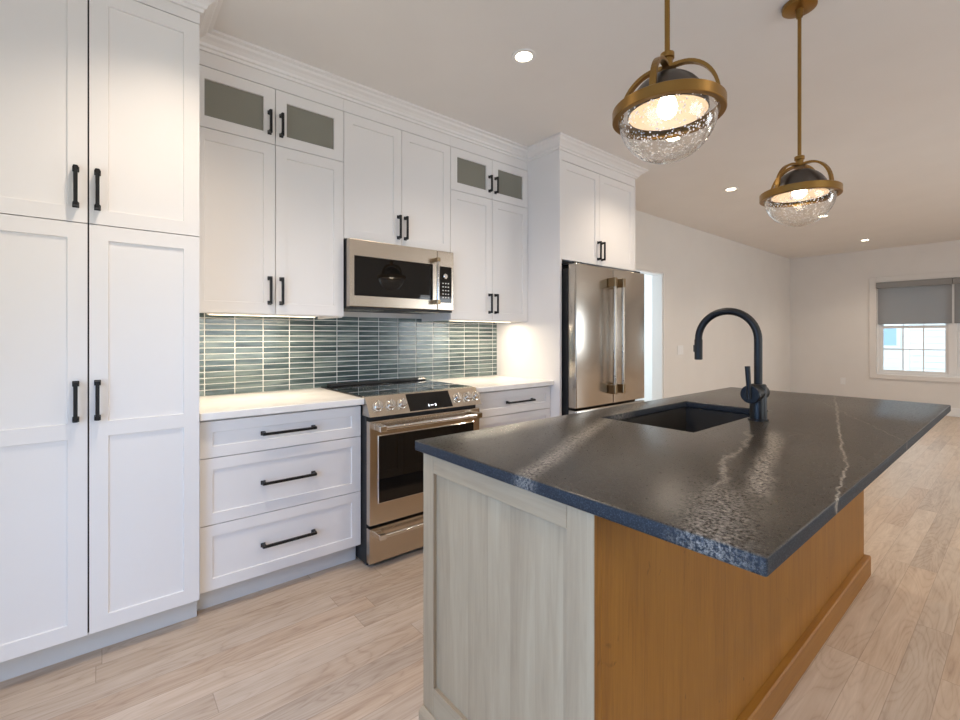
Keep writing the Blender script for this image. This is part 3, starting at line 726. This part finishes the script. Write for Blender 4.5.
for xa, xb, s0, s1 in ((1.482, 1.488, 0.20, 0.32), (1.497, 1.517, 0.24, 0.28), (1.528, 1.537, 0.20, 0.32)):
    c_b = panel_box(xa, xb, s0, s1, 0.0015, 0.0021); me_ = bpy.data.meshes.new('x'); c_b.to_mesh(me_); bm.from_mesh(me_); c_b.free(); bpy.data.meshes.remove(me_)
obj('display_symbols', bm, M['screen'], pan, 'tiny lit symbols')
for x in (1.160, 1.238, 1.312, 1.703, 1.779, 1.848):
    o_ = on_panel(x, 0.48, 0.0005)
    k = obj('knob', lathe(B(), [(0.029, 0), (0.029, 0.004), (0.0235, 0.006), (0.0225, 0.026), (0.020, 0.030), (0, 0.031)], o_, nrm_, 28), M['chrome'], pan, 'round polished steel knob', True)
    bm = B(); tube(bm, [o_+nrm_*0.033-sl*0.021, o_+nrm_*0.033+sl*0.021], 0.004, 8); obj('knob_grip', bm, M['chrome'], k, smooth=True)
# cooktop
ct = obj('cooktop', box(B(), rx0-0.006, rx1+0.004, ytop+0.031, YW-0.016, 0.9145, 0.924, 0.003, 2), M['black_glass'], t, 'black glass cooktop')
bm = B()
for (x, y, r) in ((1.29, 2.50, 0.105), (1.29, 2.76, 0.075), (1.69, 2.50, 0.090), (1.69, 2.76, 0.090), (1.49, 2.80, 0.06)):
    lathe(bm, [(r, 0.9242), (r, 0.9245), (r-0.004, 0.9245), (r-0.004, 0.9242)], (x, y, 0), (0, 0, 1), 40)
obj('burner_marks', bm, M['steel'], ct, 'thin pale burner rings')
bm = B(); box(bm, rx0+0.03, rx1-0.01, YW-0.085, YW-0.025, 0.9245, 0.940, 0.004, 2)
v_ = obj('rear_vent', bm, M['rubber'], t, 'black rear vent rail')
obj('vent_cap', box(B(), rx1-0.075, rx1-0.0095, YW-0.086, YW-0.024, 0.930, 0.9425, 0.003, 1), M['steel'], v_, 'small steel end cap')
obj('toe_panel', box(B(), rx0+0.01, rx1-0.01, ry+0.05, ry+0.06, 0.001, 0.0115), M['rubber'], t)

# ---- refrigerator
fx0, fx1, fy = 2.692, 3.622, 2.145
fm = 3.161
t = thing('refrigerator', ((fx0+fx1)/2, 2.55, 0), 'stainless french-door refrigerator inside the white surround cabinet', 'refrigerator')
obj('body', box(B(), fx0+0.008, fx1-0.008, fy+0.085, YW-0.05, 0.02, 1.765), M['rubber'], t, 'dark refrigerator case')
for i, (a, b_, hx) in enumerate(((fx0, fm-0.003, fm-0.062), (fm+0.003, fx1, fm+0.050))):
    bm = B(); box(bm, a, b_, fy, fy+0.078, 0.715, 1.792, 0.008, 3)
    d = obj('door', bm, M['steel_v'], t, smooth=True)
    bm = tube(B(), [(hx, fy-0.055, 0.80), (hx, fy-0.055, 1.71)], 0.0125, 18); obj('handle', bm, M['handle_steel'], d, 'vertical steel bar handle', True)
    for z in (0.833, 1.677): obj('handle_bracket', box(B(), hx-0.0155, hx+0.0155, fy-0.070, fy-0.001, z-0.036, z+0.036, 0.006, 2), M['bronze'], d, 'bronze handle bracket')
d = obj('freezer_drawer', box(B(), fx0, fx1, fy, fy+0.078, 0.075, 0.700, 0.008, 3), M['steel_v'], t, smooth=True)
obj('handle', tube(B(), [(fx0+0.06, fy-0.055, 0.63), (fx1-0.06, fy-0.055, 0.63)], 0.0125, 18), M['chrome'], d, smooth=True)
for x in (fx0+0.10, fx1-0.10): obj('handle_bracket', box(B(), x-0.036, x+0.036, fy-0.070, fy-0.001, 0.6145, 0.6455, 0.006, 2), M['bronze'], d)
for x in (fx0+0.02, fx1-0.09): obj('hinge_cover', box(B(), x, x+0.07, fy+0.03, fy+0.16, 1.793, 1.812, 0.005, 2), M['rubber'], t, 'black hinge cover')
obj('toe_grille', box(B(), fx0+0.02, fx1-0.02, fy+0.07, fy+0.084, 0.0, 0.07), M['rubber'], t)

# ================================================================== ISLAND
IZ = 0.9247; IT = 0.0315
ix0, ix1, iy0, iy1 = 0.7607, 3.126, 0.2517, 1.246
bx0, bx1, by0, by1 = 0.772, 3.085, 0.568, 1.212
isl = thing('kitchen_island', ((bx0+bx1)/2, (by0+by1)/2, 0), 'wooden kitchen island with end panel painted cool-lit grey and back painted warm-lit brown on the oak floor', 'island')
zt_ = IZ-IT-0.001
# core: honest cabinet box set behind the finished panels, open under the sink
bm = B()
box(bm, bx0+0.022, 1.50, by0+0.022, by1-0.022, 0.10, zt_); box(bm, 2.34, bx1-0.022, by0+0.022, by1-0.022, 0.10, zt_)
box(bm, 1.50, 2.34, by0+0.022, by1-0.022, 0.10, 0.62); box(bm, 1.50, 2.34, by0+0.022, by0+0.05, 0.62, zt_); box(bm, 1.50, 2.34, by1-0.05, by1-0.022, 0.62, zt_)
obj('carcass', bm, M['wood_cool_lit'], isl)
# end panel toward the camera: stiles, rails, recessed boards
py = [by1, by1-0.056, 0.642, by0+0.001]
obj('end_panel', box(B(), bx0+0.012, bx0+0.0215, py[2]-0.01, py[1]+0.01, 0.10, zt_-0.03), M['wood_cool_lit'], isl, 'recessed board panel toned grey by painted cool light')
obj('stile', box(B(), bx0, bx0+0.021, py[1], py[0], 0.0, zt_, 0.001, 1), M['wood_cool_lit'], isl)
obj('stile', box(B(), bx0, bx0+0.021, py[3]+0.001, py[2], 0.0, zt_, 0.001, 1), M['wood_cool_lit'], isl, 'wide corner stile toned grey by painted cool light')
obj('rail', box(B(), bx0, bx0+0.0205, py[2]+0.0003, py[1]-0.0003, 0.838, zt_, 0.001, 1), M['rail_cool_lit'], isl)
obj('rail', box(B(), bx0, bx0+0.0205, py[2]+0.0003, py[1]-0.0003, 0.0, 0.188, 0.001, 1), M['rail_cool_lit'], isl)
obj('back_panel', box(B(), bx0+0.0215, bx1-0.0005, by0, by0+0.0215, 0.0, zt_, 0.001, 1), M['wood_warm_lit'], isl, 'smooth wood panel toned brown by painted warm light')
obj('back_panel_edge', box(B(), bx0, bx0+0.021, by0, by0+0.0009, 0.0, zt_), M['wood_warm_lit'], isl)
obj('end_panel', box(B(), bx1-0.0215, bx1, by0+0.022, by1, 0.0, zt_), M['wood_warm_lit'], isl)
# base moulding on three sides
mp = [(0, 0.001), (0.0165, 0.001), (0.0165, 0.092), (0.013, 0.098), (0.003, 0.106), (0, 0.106)]
obj('base_moulding', sweep(B(), [(bx0-0.0003, by1), (bx0-0.0003, by0-0.0003)], mp), M['rail_cool_lit'], isl, 'base moulding toned grey by painted cool light')
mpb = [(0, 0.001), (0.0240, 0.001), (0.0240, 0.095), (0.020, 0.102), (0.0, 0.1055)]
obj('base_moulding', sweep(B(), [(bx0-0.0163, by0-0.0006), (bx1+0.0006, by0-0.0006), (bx1+0.0006, by1)], mpb), M['rail_warm_lit'], isl, 'base moulding toned brown by painted warm light')
# doors facing the range
for k in range(4):
    a = bx0+0.03+k*(bx1-bx0-0.06)/4; b_ = bx0+0.03+(k+1)*(bx1-bx0-0.06)/4
    bm = shaker(B(), a+G, b_-G, 0.112, zt_-0.008, 0)
    bmesh.ops.transform(bm, matrix=Matrix.Translation((a+b_, by1-0.001, 0)) @ Matrix.Rotation(PI, 4, 'Z'), verts=bm.verts)
    obj('door', bm, M['wood_cool_lit'], isl)

# island slab with the sink cut-out
sx0, sx1, sy0, sy1 = 1.557, 2.279, 0.741, 1.119
bm = B(); xs_, ys_ = [ix0, sx0, sx1, ix1], [iy0, sy0, sy1, iy1]
vt = [[bm.verts.new((x, y, IZ)) for y in ys_] for x in xs_]; vb = [[bm.verts.new((x, y, IZ-IT)) for y in ys_] for x in xs_]
for i in range(3):
    for j in range(3):
        if i == 1 and j == 1: continue
        bm.faces.new((vt[i][j], vt[i+1][j], vt[i+1][j+1], vt[i][j+1])); bm.faces.new((vb[i][j], vb[i][j+1], vb[i+1][j+1], vb[i+1][j]))
def side(a, b_): bm.faces.new((vt[a[0]][a[1]], vt[b_[0]][b_[1]], vb[b_[0]][b_[1]], vb[a[0]][a[1]]))
for k in range(3): side((k, 0), (k+1, 0)); side((k, 3), (k+1, 3)); side((0, k), (0, k+1)); side((3, k), (3, k+1))
side((1, 1), (2, 1)); side((1, 2), (2, 2)); side((1, 1), (1, 2)); side((2, 1), (2, 2))
bmesh.ops.recalc_face_normals(bm, faces=bm.faces)
es = [e for e in bm.edges if len(e.link_faces) == 2 and e.calc_face_angle(0) > 0.5]
bmesh.ops.bevel(bm, geom=es, offset=0.0045, segments=3, profile=0.5, affect='EDGES')
ctop = obj('island_countertop', bm, [M['stone'], M['stone_edge_blue_lit']], None, smooth=True, angle=50)
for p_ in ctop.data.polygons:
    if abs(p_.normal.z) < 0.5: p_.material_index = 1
tag(ctop, 'dark veined stone countertop with eased edges on the wooden island', 'countertop')

# undermount sink
t = thing('kitchen_sink', ((sx0+sx1)/2, (sy0+sy1)/2, 0.66), 'black undermount sink set into the dark island countertop', 'sink')
bm = B(); wth = 0.008; e = 0.006
X0, X1, Y0, Y1 = sx0-e, sx1+e, sy0-e, sy1+e; zb, ztp = 0.675, IZ-IT-0.0015
box(bm, X0-wth, X0, Y0-wth, Y1+wth, zb-wth, ztp); box(bm, X1, X1+wth, Y0-wth, Y1+wth, zb-wth, ztp)
box(bm, X0, X1, Y0-wth, Y0, zb-wth, ztp); box(bm, X0, X1, Y1, Y1+wth, zb-wth, ztp); box(bm, X0, X1, Y0, Y1, zb-wth, zb)
M['sink'] = painted('black_composite', (0.050, 0.043, 0.035), 0.33, 0.004, 0.05, 200)
obj('basin', bm, M['sink'], t)
obj('drain', lathe(B(), [(0, 0.002), (0.030, 0.002), (0.034, 0.005), (0.045, 0.005), (0.047, 0)], (1.92, 0.95, zb+0.0005), (0, 0, 1), 28), M['black'], t, smooth=True)

# faucet
FX, FY = 1.977, 0.686
t = thing('kitchen_faucet', (FX, FY, IZ), 'matte black gooseneck pull-down faucet standing on the island beside the sink', 'faucet')
z0 = IZ+0.0008
obj('base', lathe(B(), [(0, 0), (0.036, 0), (0.036, 0.005), (0.030, 0.007), (0.029, 0.135), (0.026, 0.140), (0, 0.140)], (FX, FY, z0), (0, 0, 1), 32), M['black'], t, smooth=True)
R_ = 0.116; zt2 = 1.370-0.0145; zc_ = zt2-R_
pts = [(FX, FY, IZ+0.135), (FX, FY, 1.15), (FX, FY, zc_-0.02)]
for k in range(0, 25):
    a = PI*k/24; pts.append((FX, FY+R_-R_*math.cos(a), zc_+R_*math.sin(a)))
pts.append((FX, FY+2*R_, zc_-0.012))
obj('spout', tube(B(), pts, 0.0145, 20), M['black'], t, smooth=True)
sy_e = FY+2*R_
s_ = obj('spray_head', lathe(B(), [(0, 0), (0.0135, 0), (0.0160, 0.002), (0.0163, 0.085), (0.0150, 0.088), (0, 0.088)], (FX, sy_e, 1.152), (0, 0, 1), 24), M['black'], t, smooth=True)
obj('spray_button', box(B(), FX-0.005, FX+0.005, sy_e+0.0155, sy_e+0.021, 1.185, 1.215, 0.002, 2), M['rubber'], s_)
HZ = 1.032
h_ = obj('handle_body', lathe(B(), [(0, 0), (0.033, 0), (0.0345, 0.003), (0.0345, 0.014), (0.0290, 0.016), (0.0285, 0.122), (0.027, 0.126), (0, 0.126)], (FX-0.084, FY, HZ), (1, 0, 0), 32), M['black'], t, smooth=True)
bm = tube(B(), [(FX-0.090, FY+0.000, HZ-0.016), (FX-0.091, FY+0.001, HZ+0.035), (FX-0.094, FY+0.004, HZ+0.107)], [0.0080, 0.0085, 0.0095], 14)
obj('lever', bm, M['black'], t, smooth=True)

# ================================================================== PENDANTS AND CEILING LAMPS
def pendant(x, y, rot, label, zr):
    t = thing('pendant_light', (x, y, ZC), label, 'pendant light', 'brass dome pendants over the island')
    obj('canopy', lathe(B(), [(0, 0), (0.066, 0), (0.068, -0.004), (0.066, -0.020), (0.058, -0.024), (0.016, -0.025), (0.012, -0.060), (0, -0.060)], (x, y, ZC-0.0005), (0, 0, 1), 36), M['brass'], t, smooth=True)
    obj('rod', tube(B(), [(x, y, ZC-0.06), (x, y, zr+0.165)], 0.0075, 14), M['brass'], t, smooth=True)
    obj('hub', lathe(B(), [(0, 0.052), (0.011, 0.052), (0.0195, 0.048), (0.0195, 0.034), (0.015, 0.032), (0.015, 0.002), (0.024, 0), (0, 0)], (x, y, zr+0.122), (0, 0, 1), 28), M['brass'], t, smooth=True)
    # flat strap arms
    for k in range(4):
        a = rot + k*PI/2; dx, dy = math.cos(a), math.sin(a)
        pts = [(x+dx*r, y+dy*r, zr+z) for r, z in [(0.012, 0.131), (0.024, 0.132)] + [(0.034+0.102*math.sin(q*PI/24), 0.014+0.118*math.cos(q*PI/24)) for q in range(0, 13)]]
        sect = [(-0.0045, -0.0085), (0.0045, -0.0085), (0.0045, 0.0085), (-0.0045, 0.0085)]
        bm = tube(B(), pts, 0, sect=sect, up=(0, 0, 1)); obj('arm', bm, M['brass'], t)
        bm = lathe(B(), [(0, 0.012), (0.005, 0.012), (0.006, 0.008), (0.006, 0.0)], (x+dx*0.1365, y+dy*0.1365, zr-0.003), (-dx, -dy, 0), 12); obj('screw', bm, M['brass'], t, smooth=True)
    # ring band
    obj('ring', lathe(B(), [(0.137, -0.0155), (0.151, -0.0155), (0.153, -0.0135), (0.153, 0.0135), (0.151, 0.0155), (0.137, 0.0155), (0.137, -0.0155)], (x, y, zr), (0, 0, 1), 72), M['brass'], t, smooth=True)
    # metal half dome, white inside
    outer = [(0.110*math.cos(q*PI/32), 0.116*math.sin(q*PI/32)) for q in range(0, 16)] + [(0.012, 0.116)]
    obj('dome', lathe(B(), [(0.108, 0.0)] + outer + [(0.0, 0.116)], (x, y, zr-0.004), (0, 0, 1), 48), M['dome'], t, 'dark metal dome shade', True)
    inner = [(0.107*math.cos(q*PI/32), 0.111*math.sin(q*PI/32)) for q in range(0, 17)]
    obj('dome_lining', lathe(B(), inner, (x, y, zr-0.004), (0, 0, 1), 48), M['dome_in'], t, 'pale dome lining', True)
    # seeded glass bowl
    bowl = [(0.1345, 0.008), (0.1345, 0.0)] + [(0.1345*math.cos(q*PI/36), -0.1345*math.sin(q*PI/36)) for q in range(1, 19)]
    obj('glass_bowl', lathe(B(), bowl, (x, y, zr-0.006), (0, 0, 1), 64), M['seeded'], t, 'seeded clear glass bowl', True)
    # lamp holder and bulb
    obj('lamp_holder', lathe(B(), [(0, 0.10), (0.020, 0.10), (0.020, 0.062), (0, 0.062)], (x, y, zr), (0, 0, 1), 20), M['brass'], t, smooth=True)
    bm = lathe(B(), [(0.013, 0.062), (0.014, 0.052), (0.024, 0.032), (0.028, 0.014), (0.024, -0.004), (0.013, -0.014), (0, -0.017)], (x, y, zr), (0, 0, 1), 24)
    obj('bulb', bm, M['bulb'], t, 'glowing bulb', True)
    return t
pendant(1.262, 0.676, math.radians(193), 'brass dome pendant over the near end of the island, the larger-looking of the two', 1.900)
pendant(2.400, 0.666, math.radians(250), 'brass dome pendant farther along the island, its round ceiling canopy in view', 1.884)

def downlight(x, y, label, power=66):
    t = thing('recessed_light', (x, y, ZC), label, 'ceiling light', 'recessed lights in the white ceiling')
    obj('trim_ring', lathe(B(), [(0.044, -0.0006), (0.044, -0.005), (0.062, -0.005), (0.066, -0.0006)], (x, y, ZC), (0, 0, 1), 36), M['trim'], t, smooth=True)
    obj('lens', lathe(B(), [(0.0, -0.0035), (0.0435, -0.0035)], (x, y, ZC), (0, 0, 1), 32), M['led'], t, 'glowing lens')
    spot('downlight_beam', (x, y, ZC-0.012), power, WARM); return t
downlight(1.72, 1.718, 'lit recessed ceiling light above the aisle in front of the microwave')
downlight(3.30, 1.72, 'lit recessed ceiling light glimpsed through the glass bowl of the nearer pendant')
downlight(4.887, 1.943, 'lit recessed ceiling light seen between the two pendants')
downlight(6.86, 1.657, 'lit recessed ceiling light seen just beside the glass bowl of the farther pendant')
downlight(9.08, 1.658, 'lit recessed ceiling light closest to the far wall with the window')

# ================================================================== FAR ROOM FITTINGS
def plate(name, label, cat, axis, c, w, h, parts):
    x, y, z = c
    t = thing(name, c, label, cat)
    if axis == 'x': obj('cover_plate', box(B(), x-0.006, x-0.0006, y-w/2, y+w/2, z-h/2, z+h/2, 0.002, 1), M['plate'], t)
    else: obj('cover_plate', box(B(), x-w/2, x+w/2, y-0.006, y-0.0006, z-h/2, z+h/2, 0.002, 1), M['plate'], t)
    for nm, du, dz, pw, ph in parts:
        if axis == 'x': obj(nm, box(B(), x-0.009, x-0.0061, y+du-pw/2, y+du+pw/2, z+dz-ph/2, z+dz+ph/2, 0.001, 1), M['trim'], t)
        else: obj(nm, box(B(), x+du-pw/2, x+du+pw/2, y-0.009, y-0.0061, z+dz-ph/2, z+dz+ph/2, 0.001, 1), M['trim'], t)
plate('light_switch', 'white double rocker light switch on the wall beside the doorway', 'switch', 'y', (5.90, YW, 1.068), 0.15, 0.12, [('rocker', -0.024, 0, 0.034, 0.068), ('rocker', 0.024, 0, 0.034, 0.068)])
plate('wall_outlet', 'white duplex outlet low on the far wall beside the window', 'outlet', 'x', (XW, 2.168, 0.450), 0.075, 0.118, [('socket', 0, 0.022, 0.034, 0.030), ('socket', 0, -0.022, 0.034, 0.030)])

def shade(y0, y1, label):
    t = thing('roller_shade', (XW+0.02, (y0+y1)/2, WZ1), label, 'window shade', 'grey roller shades')
    obj('cassette', box(B(), XW-0.045, XW+0.030, y0, y1, WZ1-0.100, WZ1-0.003, 0.004, 1), M['cassette'], t, 'dark grey shade cassette')
    obj('cloth', box(B(), XW+0.018, XW+0.019, y0+0.009, y1-0.012, 1.463, WZ1-0.1005), M['shade'], t, 'grey screen cloth')
    obj('bottom_bar', box(B(), XW+0.012, XW+0.025, y0+0.009, y1-0.012, 1.452, 1.4628, 0.002, 1), M['cassette'], t)
shade(MUL+0.002, WY1-0.003, 'half-lowered grey roller shade over the window sash that is fully in view')
shade(WY0+0.003, MUL-0.002, 'half-lowered grey roller shade cut off by the picture edge on the far window')

# ---- outdoors, seen through the far window
o = obj('exterior_ground', box(B(), XW+0.3, 30, -12, 14, -0.7, -0.6), M['ext_ground']); o['kind'] = 'structure'
def house(name, loc, x0, x1, y0, y1, z1, mat, label):
    t = thing(name, loc, label, 'house')
    obj('wall', box(B(), x0, x1, y0, y1, -0.59, z1), mat, t)
    bm = B(); z = -0.5
    while z < z1-0.05:
        A = [(x0-0.022, z), (x0-0.006, z+0.14), (x0-0.001, z+0.14), (x0-0.001, z)]
        va = [bm.verts.new((px, y0+0.05, pz)) for px, pz in A]; vb_ = [bm.verts.new((px, y1-0.12, pz)) for px, pz in A]
        for k in range(4): bm.faces.new((va[k], va[(k+1) % 4], vb_[(k+1) % 4], vb_[k]))
        z += 0.145
    obj('siding', bm, mat, t)
    obj('corner_board', box(B(), x0-0.03, x0-0.001, y1-0.119, y1, -0.59, z1), M['ext_trim'], t)
    obj('roof', prism_x(B(), x0-0.4, x1+0.4, [(y0-0.3, z1), (y1+0.3, z1), ((y0+y1)/2, z1+1.8)]), M['ext_ground'], t)
    return t
house('neighboring_house', (15, -2, -0.59), 14.6, 19, -6.0, 1.97, 5.0, M['ext_siding'], 'pale lap-sided house wall seen close outside the far window')
h2 = house('neighboring_house', (22, 5, -0.59), 20.0, 25, 2.2, 9.0, 5.0, M['ext_siding2'], 'white house with a blue-glazed window seen beyond the nearer house')
bm = B(); y0, y1, za, zb = 2.85, 3.55, 0.95, 1.50
box(bm, 19.93, 19.97, y0-0.1, y1+0.1, za-0.1, zb+0.1)
wf = obj('window_frame', bm, M['ext_trim'], h2)
obj('pane', box(B(), 19.915, 19.928, y0, y1, za, zb), M['ext_glass'], wf, 'blue window glass')
bm = B(); box(bm, 19.90, 19.914, (y0+y1)/2-0.04, (y0+y1)/2+0.04, za, zb); obj('mullion', bm, M['ext_trim'], wf)
